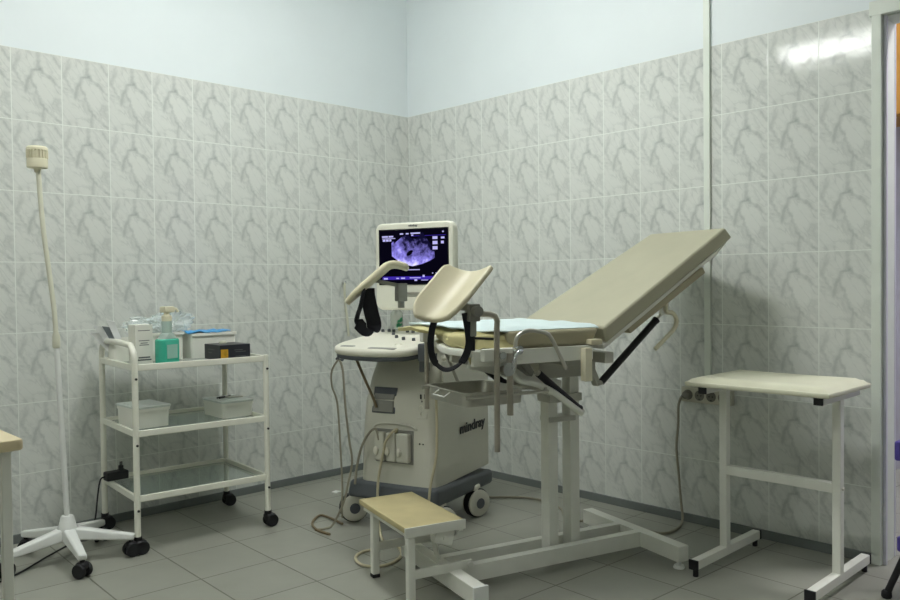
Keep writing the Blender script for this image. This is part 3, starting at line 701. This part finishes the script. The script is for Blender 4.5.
U(MB().box((-.12, 0, .80), (.32, .34, .05), .014), 'deck', 'device_white')

# probe cables
def cable(name, pts, r, mt, label, it=6):
    return tag(MB().tube(pts, r, 8, smooth_iter=it).build(name, mt), label, 'cable')
usM = Matrix.Translation((-.80, -.98, 0)) @ Matrix.Rotation(math.radians(198), 4, 'Z')
def UW(*p): return tuple(usM @ V(p))
def ucable(pts, r, mt, name='probe_cable'):
    return U(MB().tube(pts, r, 8, smooth_iter=6), name, mt)
ucable([(.325, -.222, .752), (.318, -.262, .70), (.30, -.275, .63), (.27, -.27, .55), (.262, -.262, .35), (.262, -.255, .17), (.262, -.26, .10), (.255, -.262, .04)], .0045, 'cable_grey')
ucable([(.325, -.215, .752), (.322, -.20, .70), (.315, -.195, .55), (.29, -.195, .40), (.27, -.195, .30), (.275, -.215, .20), (.285, -.232, .12), (.30, -.28, .02), (.33, -.30, .007), (.36, -.33, .006)], .005, 'cable_grey')
ucable([(.275, -.165, .758), (.25, -.145, .68), (.22, -.115, .58), (.215, -.10, .535)], .006, 'cable_brown')
ucable([fp(-.072, .40, .03), fp(-.085, .445, .035), fp(-.115, .43, .04), fp(-.15, .37, .045), (.262, -.175, .28), (.265, -.185, .20)], .0055, 'cable_grey')
ucable([fp(.0, .43, .012), fp(.018, .452, .028), fp(.002, .44, .045), fp(-.025, .40, .05), (.258, -.038, .36), (.262, -.06, .26), (.265, -.066, .20), (.28, -.06, .10), (.32, -.02, .02), (.36, .02, .006)], .006, 'cable_beige')
ucable([(.238, .212, .60), (.235, .212, .46), (.24, .21, .35), (.262, .195, .24), (.275, .19, .16), (.30, .18, .06), (.34, .14, .008)], .006, 'cable_beige')
# loops lying on the floor
cable('cable', [UW(.255, -.262, .012), (-1.10, -.625, .008), (-1.16, -.645, .006), (-1.215, -.71, .006), (-1.245, -.80, .006), (-1.24, -.875, .006), UW(.36, -.33, .006)], .0055, 'cable_brown', 'brown cable looped on the floor by the left castor of the ultrasound machine')
cable('cable', [(-1.137, -1.17, .02), (-1.145, -1.22, .006), (-1.196, -1.295, .006), (-1.27, -1.338, .006), (-1.344, -1.332, .006), (-1.375, -1.272, .006), (-1.346, -1.195, .006), (-1.285, -1.157, .006), (-1.20, -1.17, .006), (-1.16, -1.16, .006)], .006, 'cable_beige', 'pale beige cable coiled on the floor under the foot step')
tag(MB().tube([(-.042, -1.866, .566), (-.045, -1.860, .555), (-.045, -1.850, .52), (-.03, -1.84, .44), (-.026, -1.828, .33), (-.026, -1.84, .2), (-.03, -1.852, .09), (-.06, -1.875, .02), (-.15, -1.90, .007), (-.25, -1.885, .006), (-.25, -1.76, .006), (-.215, -1.62, .006), (-.28, -1.56, .006),
    (-.36, -1.52, .006), (-.34, -1.44, .006), (-.26, -1.36, .006), (-.20, -1.24, .006), (-.206, -1.12, .006), (-.26, -1.037, .006), (-.34, -.95, .006), (-.42, -.90, .03), (-.50, -.89, .15)], .0055, 8, smooth_iter=6).build('power_cable', 'cable_grey'), 'long grey-brown power cable from the wall socket along the floor to the ultrasound machine', 'cable')
# gel bottle on the back of the console
t = thing('gel_bottle', 'clear gel bottle with green print standing on the back of the ultrasound console', 'bottle', UW(-.085, -.175, .8575))
MB().lathe([(.026, 0), (.030, .004), (.030, .07), (.027, .085), (.013, .098), (.011, .104)]).build('body', 'bottle_clear', t)
MB().lathe([(.0135, .100), (.0135, .112), (.006, .116), (.003, .132)], n=18).build('nozzle', 'clear_neck', t)
g = MB()
for a0, z0, z1 in ((-2.9, .012, .03), (-2.75, .034, .046), (-2.5, .016, .026), (-2.35, .035, .055)):
    g.grid(lambda u, v, a0=a0, z0=z0, z1=z1: (.0306*math.cos(a0+u*.55), .0306*math.sin(a0+u*.55), z0+(z1-z0)*v+.008*u), 5, 2, -.0006)
g.build('print', 'green_print', t)
t.rotation_euler = (0, 0, .55)

# ------------------------------------------------------------------ glass-shelved trolley
TC = V((-1.616, -.318, 0)); TR = math.radians(-5)
tro = thing('instrument_trolley', 'white steel instrument trolley with three glass shelves and black castors', 'trolley', TC, TR)
HX, HY = .285, .222
tro_M = Matrix.Translation(TC) @ Matrix.Rotation(TR, 4, 'Z')
def TWd(x, y, z): return tuple(tro_M @ V((x, y, z)))
# left end: one bent tube makes both legs and the handle
MB().tube([(-HX, -HY, .065), (-HX, -HY, .78), (-HX, -HY+.012, .812), (-HX, -HY+.045, .84), (-HX, 0, .846), (-HX, HY-.045, .84), (-HX, HY-.012, .812), (-HX, HY, .78), (-HX, HY, .065)], .0125, 14).build('handle_frame', 'trolley_metal', tro)
for y in (-HY, HY):
    MB().tube([(HX, y, .065), (HX, y, .768)], .0125, 14).build('leg', 'trolley_metal', tro)
for z in (.222, .485, .752):
    sf = MB()
    for y in (-HY, HY): sf.bar((-HX, y, z), (HX, y, z), .014, .026, .003).bar((-HX, y*.93, z-.008), (HX, y*.93, z-.008), .02, .004, .001)
    for x in (-HX, HX): sf.bar((x, -HY, z), (x, HY, z), .014, .026, .003).bar((x*.95, -HY, z-.008), (x*.95, HY, z-.008), .02, .004, .001)
    s_ = sf.build('shelf_frame', 'trolley_metal', tro)
    MB().box((0, 0, z-.0035), (HX*2-.03, HY*2-.03, .005), .001).build('glass', 'glass_shelf', s_)
    g = MB()
    for x in (-HX, HX):
        for y in (-HY, HY): g.cyl((x, y-.0125*(1 if y < 0 else -1), z-.045), (x, y-.018*(1 if y < 0 else -1), z-.045), .005, 8)
    g.build('screw', 'socket_hole', s_)
for x in (-HX, HX):
    for y in (-HY, HY):
        c = MB().lathe([(.016, .055), (.016, .072)], (x, y, 0)).box((x+.008, y, .042), (.045, .05, .032), .010, seg=3).build('castor', 'black', tro)
        for s in (-1, 1):
            MB().lathe([(.02, -.009), (.0265, -.009), (.028, -.005), (.028, .005), (.0265, .009), (.02, .009)], (x+.012, y+s*.016, .028), 20, Matrix.Rotation(PI/2, 4, 'X')).build('wheel', 'black_rubber', c)

ZT = .7525   # top of the upper shelf
def put(o_or_t, x, y, z=ZT, r=0):
    o_or_t.location = TWd(x, y, z); o_or_t.rotation_euler = (0, 0, TR+r); return o_or_t
def tub(name, w, d, h, label, lip=.006, taper=.97, mt='tub_plastic', cat='box', group=None, wall=.003):
    t = thing(name, label, cat, group=group)
    b = bmesh.new()
    outs = [(rrect(w*taper, d*taper, .012), 0), (rrect(w, d, .014), h-.012), (rrect(w+2*lip, d+2*lip, .016), h-.012), (rrect(w+2*lip, d+2*lip, .016), h), (rrect(w-2*wall, d-2*wall, .012), h), (rrect(w*taper-2*wall, d*taper-2*wall, .010), .004)]
    rings = [[b.verts.new((x, y, z)) for x, y in o] for o, z in outs]; n = len(rings[0])
    for A, B in zip(rings, rings[1:]):
        for k in range(n): b.faces.new((A[k], A[(k+1) % n], B[(k+1) % n], B[k]))
    b.faces.new(rings[0][::-1]); b.faces.new(rings[-1]); bmesh.ops.recalc_face_normals(b, faces=b.faces)
    m = MB(); m._merge(b); m.build('body', mt, t); return t
# papers in a white holder, far left
t = put(tub('file_holder', .10, .09, .10, 'white tray holding folded papers at the far left of the trolley top'), -.228, .120)
for k, (dx, tilt_, h, mt) in enumerate(((-.050, -.72, .125, 'paper'), (-.038, -.60, .145, 'paper'), (-.026, -.50, .13, 'paper_grey'), (-.016, -.40, .15, 'paper'))):
    M = Matrix.Rotation(tilt_, 4, 'Y')
    o = MB().grid(lambda u, v: (-.013+.026*v, .010*math.sin(u*PI)-.03*max(0, u-.7)*(v-.2), (h+.035)*u-.02*(v-.5)*max(0, u-.8)*5), 10, 6, .0025).build('folded_paper', mt)
    o.matrix_world = Matrix.Translation(TWd(-.228+dx*.7+.030, .140-.013*k, ZT+.009)) @ Matrix.Rotation(TR, 4, 'Z') @ M
    tag(o, ['leftmost folded white sheet leaning out of the file holder', 'second folded white sheet leaning in the file holder', 'grey printed leaflet between the white sheets in the file holder', 'white sheet nearest the carton in the file holder'][k], 'paper', 'papers in the file holder')
# upright white carton
t = put(thing('carton', 'upright white printed carton behind the trolley handle, left of the teal bottle', 'box'), -.215, -.085, r=.10)
MB().box((0, 0, .083), (.075, .068, .166), .002).build('body', 'carton', t)
g = MB()
for z, w_ in ((.142, .05), (.10, .045), (.09, .03), (.082, .04), (.03, .05), (.02, .06)): g.box((0, -.0343, z), (w_, .0008, .003 if z > .05 else .006))
g.build('print', 'ink', t)
# teal disinfectant bottle
t = put(thing('pump_bottle', 'teal disinfectant bottle with a cream pump on the trolley top', 'bottle'), -.118, -.125, r=.35)
MB().prism(rrect(.100, .06, .022, 6), 0, .104, .008, seg=3).build('body', 'teal_liquid', t)
MB().grid(lambda u, v: ((-.027+.0*u+(u-.5)*0+.054*u*1.0+.0), -.0312, .022+.058*v), 2, 2, -.001).build('label', 'teal_label', t)
def shoulder():
    b = bmesh.new(); rings = []
    for k in range(7):
        s = k/6; e = math.sin(s*PI/2)
        w_ = .084+(.044-.084)*s**.8; d_ = .052+(.042-.052)*s
        rings.append([b.verts.new((x, y, .104+.024*e)) for x, y in rrect(w_, d_, min(.0218, d_/2-.0005), 6)])
    rings.append([b.verts.new((x, y, .178)) for x, y in rrect(.042, .040, .0195, 6)])
    n = len(rings[0])
    for A, B in zip(rings, rings[1:]):
        for k in range(n): b.faces.new((A[k], A[(k+1) % n], B[(k+1) % n], B[k]))
    b.faces.new(rings[0][::-1]); b.faces.new(rings[-1]); bmesh.ops.recalc_face_normals(b, faces=b.faces)
    m = MB(); m._merge(b); return m
shoulder().build('neck', 'clear_neck', t)
pu = MB().lathe([(.020, .178), (.021, .182), (.021, .200), (.012, .204), (.012, .214)]).build('pump', 'cream_plastic', t)
MB().prism([(-.022, -.016), (.03, -.016), (.034, 0), (.03, .016), (-.022, .016)], .214, .240, .005).build('pump_head', 'cream_plastic', pu)
MB().tube([(.02, 0, .228), (.05, 0, .228), (.06, 0, .216)], .006).build('spout', 'cream_plastic', pu)
# white container behind the bottle with crumpled clear film in it
t = put(tub('storage_box', .155, .12, .122, 'white plastic container behind the teal bottle with clear bags bulging out of it'), -.070, .075)
random.seed(11)
def film(name, c, r, seed, label):
    b = bmesh.new(); bmesh.ops.create_icosphere(b, subdivisions=4, radius=1)
    for v in b.verts:
        d_ = v.co.normalized(); q = d_*1.7+V((seed, seed*.7, 0)); k = 1+.9*(noise.noise(q)-.0)+.5*abs(noise.noise(q*2.7))+.18*noise.noise(q*7)
        v.co = V((d_.x*r[0], d_.y*r[1], d_.z*r[2]))*k
    m = MB(); m._merge(b); o = m.build(name, 'clear_film', ang=22); put(o, *c); return tag(o, label, 'bag')
film('plastic_bag', (-.125, .055, ZT+.160), (.075, .04, .030), 2.1, 'crumpled clear plastic bag sticking up behind the white carton')
film('plastic_bag', (-.035, .07, ZT+.160), (.07, .042, .040), 5.3, 'crumpled clear plastic bag behind the pump of the teal bottle')
# container with blue film
t = put(tub('storage_box', .215, .12, .112, 'white plastic container with blue wrapping on top, behind the black box'), .140, .060)
def blu(u, v):
    x = .140-.122+.200*u; y = .060-.066+.13*v
    return TWd(x, y, ZT+.119+.008*noise.noise(V((x*22, y*22, 4)))+.004*noise.noise(V((x*70, y*60, 1))))
tag(MB().grid(blu, 30, 16, .004).build('blue_wrapping', 'blue_film'), 'crinkled bright blue plastic wrapping lying over the white container', 'wrapping')
# black box
t = put(thing('glove_box', 'flat black carton with orange print at the right end of the trolley top', 'box'), .158, -.105, r=.06)
MB().box((0, 0, .033), (.145, .150, .066), .002).build('body', 'black_card', t)
MB().box((-.052, -.0755, .026), (.034, .001, .042)).build('print', 'orange_print', t)
g = MB()
for x, z, w_ in ((.0, .042, .04), (.01, .034, .05), (.01, .014, .05)): g.box((x+.015, -.0755, z), (w_, .0008, .003))
for y, z, w_ in ((.02, .03, .03), (.01, .044, .06)): g.box((-.0729, y, z), (.0008, w_, .004))
g.build('lettering', 'ink', t)
t = put(MB().lathe([(.016, 0), (.018, .004), (.014, .010), (.004, .012)]).build('cap', 'hose_cream'), .150, -.075, ZT+.0665); tag(t, 'small cream cap lying on the black carton', 'cap')
# middle shelf tubs
ZM = .4845
def lidded(x, y, r, w, d, h, label, lidx):
    t = put(tub('instrument_tub', w, d, h, label, .004), x, y, ZM, r)
    l = MB().prism(rrect(w+.012, d+.012, .014), h+.0005, h+.009, .002).prism(rrect(w*.8, d*.75, .012), h+.009, h+.0105).build('lid', 'tub_lid', t)
    l.location = (lidx, 0, 0)
    MB().box((w*.08, -d*.478, h*.42), (w*.42, .0015, .005)).box((w*.05, -d*.478, h*.42-.009), (w*.3, .0015, .003)).build('label_print', 'ink', t)
    return t
lidded(-.185, -.01, .10, .145, .20, .082, 'white lidded tub at the left end of the middle trolley shelf', 0)
t = lidded(.200, -.005, .06, .15, .20, .066, 'white tub with dark instruments on its lid, right end of middle trolley shelf', 0)
random.seed(5)
for k, (x, y, r, L_, mt, nm, lb) in enumerate(((.19, .01, .5, .085, 'black', 'clamp', 'dark clamp lying on the lid of the right tub'), (.225, -.01, -.6, .08, 'steel', 'tweezers', 'steel tweezers lying on the lid of the right tub'))):
    o = MB().tube([(-L_/2, -.006, .004), (0, -.003, .004), (L_/2, 0, .004), (0, .003, .004), (-L_/2, .008, .004)], .0035, 8, smooth_iter=3).build(nm, mt); put(o, x, y, ZM+.077, r); tag(o, lb, nm)
# adapter on the lowest shelf
t = put(thing('power_adapter', 'black power adapter on the lowest trolley shelf', 'power adapter'), -.262, .128, .2355, .1)
MB().box((0, 0, .019), (.095, .05, .038), .006).build('body', 'black', t)
MB().box((.022, 0, .048), (.018, .018, .022), .003).cyl((.019, 0, .055), (.019, 0, .075), .0025, 8).cyl((.026, 0, .055), (.026, 0, .075), .0025, 8).build('plug', 'black', t)
A0 = TWd(-.309, .128, .254)
cable('adapter_cable', [A0, TWd(-.330, .12, .245), TWd(-.350, .09, .19), TWd(-.37, .06, .10), TWd(-.40, .03, .03), (-2.06, -.19, .006), (-2.20, -.30, .006), (-2.34, -.42, .006), (-2.50, -.50, .006), (-2.7, -.52, .006)], .0035, 'black', 'thin black cable running from the adapter down behind the lamp stand')

# ------------------------------------------------------------------ gooseneck stand, left
SX, SY = -2.145, -.385
t = thing('gooseneck_lamp', 'white gooseneck lamp on a five-arm rolling base beside the trolley', 'lamp', (SX, SY, 0))
bs = MB().lathe([(.040, .085), (.040, .13), (.031, .145), (.024, .175), (.020, .18)]).build('hub', 'white_plastic', t)
for k in range(5):
    a = math.radians((-33, -97, -172, 112, 39)[k]); dx, dy = math.cos(a), math.sin(a); px_, py_ = -dy, dx
    def q(r, s, z): return (dx*r+px_*s, dy*r+py_*s, z)
    arm = MB().hexa([q(.02, -.026, .085), q(.248, -.018, .066), q(.248, .018, .066), q(.02, .026, .085), q(.02, -.022, .135), q(.253, -.013, .090), q(.253, .013, .090), q(.02, .022, .135)], .008, 3).build('base_arm', 'white_plastic', t)
    c = MB().cyl(q(.236, 0, .05), q(.236, 0, .07), .009, 10).box(q(.236, .0, .044), (.042, .042, .03), .012, Matrix.Rotation(a+.6, 4, 'Z'), 3).build('castor', 'black', arm)
    for s in (-1, 1):
        b_ = a+.6+PI/2
        MB().lathe([(.02, -.008), (.026, -.008), (.028, -.004), (.028, .004), (.026, .008), (.02, .008)], (dx*.236+math.cos(b_)*.017*s, dy*.236+math.sin(b_)*.017*s, .028), 18, Matrix.Rotation(b_-PI/2, 4, 'Z') @ Matrix.Rotation(PI/2, 4, 'X')).build('wheel', 'black_rubber', c)
MB().tube([(0, 0, .17), (-.020, .020, .86)], .0105, 14).build('pole', 'white_plastic', t)
MB().lathe([(.0108, .84), (.0145, .845), (.0145, .885), (.0105, .90)], (-.020, .020, 0), 16).build('collar', 'hose_cream', t)
G = [(-.020, .020, .89), (-.025, .024, 1.0), (-.036, .035, 1.14), (-.048, .046, 1.28), (-.056, .053, 1.42), (-.061, .057, 1.545)]
MB().tube(G, .0095, 12, smooth_iter=6).build('gooseneck', 'hose_cream', t)
hx, hy = -.063, .059
hd = MB().lathe([(.010, 1.5270), (.014, 1.5420), (.036, 1.5450), (.038, 1.5490), (.038, 1.5760), (.036, 1.5790), (.0345, 1.5820), (.0345, 1.6100), (.039, 1.6130), (.039, 1.6220), (.034, 1.6280), (.02, 1.6300)], (hx, hy, 0), 32).build('lamp_head', 'cream_plastic', t)
g = MB()
for k in range(20):
    a = 2*PI*k/20
    g.box((hx+.0375*math.cos(a), hy+.0375*math.sin(a), 1.5970), (.004, .0045, .032), .001, Matrix.Rotation(a, 4, 'Z'))
g.build('vent_rib', 'cream_plastic', hd)

# ------------------------------------------------------------------ tables
t = thing('padded_table', 'white steel table with padded cream top and H-shaped legs by the doorway', 'table', (-.365, -2.42, 0))
def pad(u, v):
    x = -.190+.385*u; y = -.272+.522*v
    e = min(u, 1-u, v, 1-v)
    z = .722 - .022*max(0, 1-e/.10)**2 + .002*noise.noise(V((x*9, y*9, 0)))
    return (x, y, z)
MB().grid(pad, 24, 24, .012).box((.0025, -.011, .696), (.385, .522, .018), .006).build('top', 'light_vinyl', t)
for y in (-.228, .188):
    l = MB().bar((0, y, .045), (0, y, .665), .03, .033, .004, up=(1, 0, 0)).build('leg', 'white_metal', t)
    MB().bar((-.235, y, .045), (.265, y, .045), .032, .034, .004).build('foot_bar', 'white_metal', l)
    for x in (-.238, .268):
        MB().box((x, y, .045), (.008, .037, .037), .002).cyl((x*.94, y, 0), (x*.94, y, .028), .010, 14).build('foot_cap', 'black', l)
    MB().bar((-.165, y, .674), (.17, y, .674), .03, .026, .003).build('top_rail', 'white_metal', l)
    MB().box((-.169, y, .674), (.008, .031, .027), .002).build('rail_cap', 'black', l)
MB().bar((0, -.228, .355), (0, .188, .355), .03, .035, .004).build('stretcher', 'white_metal', t)
t2 = MB().cyl((0, -.24, .355), (0, -.248, .355), .007, 8).build('bolt', 'steel', t)

t = thing('side_table', 'light wood-topped table with a white steel leg at the left edge, nearest the camera', 'table', (-2.672, -1.683, 0))
MB().prism(rrect(.70, .60, .012, 4, -.347, .30), .703, .730, .006).build('table_top', 'wood_top', t)
MB().bar((-.66, .03, .690), (-.04, .03, .690), .02, .026).bar((-.66, .57, .690), (-.04, .57, .690), .02, .026).bar((-.04, .03, .690), (-.04, .57, .690), .02, .026).bar((-.66, .03, .690), (-.66, .57, .690), .02, .026).build('apron', 'white_metal', t)
for x, y in ((-.030, .030), (-.66, .030), (-.030, .565), (-.66, .565)):
    l = MB().bar((x, y, .012), (x, y, .703), .022, .022, .003, up=(1, 0, 0)).build('leg', 'white_metal', t)
    MB().box((x, y, .007), (.038, .038, .014), .004).build('foot_cap', 'black', l)

# ------------------------------------------------------------------ wall socket block with plug
t = thing('wall_socket', 'white four-gang socket block on the right-hand wall behind the padded table', 'socket', (0, -1.975, .575))
MB().box((-.018, 0, 0), (.036, .235, .066), .006).build('body', 'socket_white', t)
for k in range(4):
    y = .082-.0545*k
    s = MB().lathe([(.022, 0), (.0225, .002), (.018, .003)], (-.0365, y, 0), 22, Matrix.Rotation(-PI/2, 4, 'Y')).build('outlet', 'socket_grey', t)
    if k: MB().cyl((-.0385, y-.008, 0), (-.0415, y-.008, 0), .003, 8).cyl((-.0385, y+.008, 0), (-.0415, y+.008, 0), .003, 8).box((-.040, y, .016), (.003, .008, .004)).box((-.040, y, -.016), (.003, .008, .004)).build('pin_hole', 'socket_hole', s)
t = thing('power_plug', 'round grey plug in the leftmost outlet of the wall socket block', 'plug', (-.041, -1.893, .575))
MB().lathe([(.017, 0), (.019, .004), (.017, .022), (.008, .028)], (0, 0, 0), 20, Matrix.Rotation(-PI/2, 4, 'Y')).tube([(-.026, 0, 0), (-.030, .006, -.004), (-.012, .02, -.006), (.004, .024, -.004)], .006, smooth_iter=4).build('body', 'socket_grey', t)

# ------------------------------------------------------------------ hook with a pale hose on the left wall
t = thing('wall_hook', 'small chrome hook on the tiled wall left of the monitor', 'hook', (-.505, 0, 1.075))
MB().box((0, -.004, 0), (.018, .008, .03), .003).build('plate', 'chrome', t)
MB().tube([(0, -.006, .004), (0, -.025, .002), (0, -.032, .010), (0, -.030, .020)], .004).build('prong', 'chrome', t)
tag(MB().tube([(-.505, -.026, 1.085), (-.508, -.022, 1.06), (-.500, -.014, .98), (-.488, -.014, .90), (-.480, -.014, .82), (-.478, -.014, .78)], .007, 10, smooth_iter=5).build('hose', 'hose_cream'), 'thin pale hose hanging from the chrome wall hook', 'hose')

# ------------------------------------------------------------------ small purple chair by the door
t = thing('small_chair', 'small purple chair with black legs at the right edge by the doorway', 'chair', (-.20, -2.95, 0))
MB().prism(rrect(.26, .26, .015, 4), .165, .215, .008, seg=3).build('seat', 'purple', t)
MB().prism(rrect(.26, .022, .010, 4, 0, .125), .47, .535, .006).build('backrest', 'purple', t)
for x in (-.05, .05):
    MB().tube([(x, .12, .20), (x, .125, .50)], .010, 12).build('back_post', 'black', t)
for x in (-1, 1):
    for y in (-1, 1):
        l = MB().tube([(x*.10, y*.10, .18), (x*.122, y*.158, .018)], .011, 12).build('leg', 'black', t)
        MB().lathe([(.014, 0), (.017, .006), (.016, .02), (.011, .026)], (x*.123, y*.16, 0), 16).build('foot_cap', 'black_rubber', l)
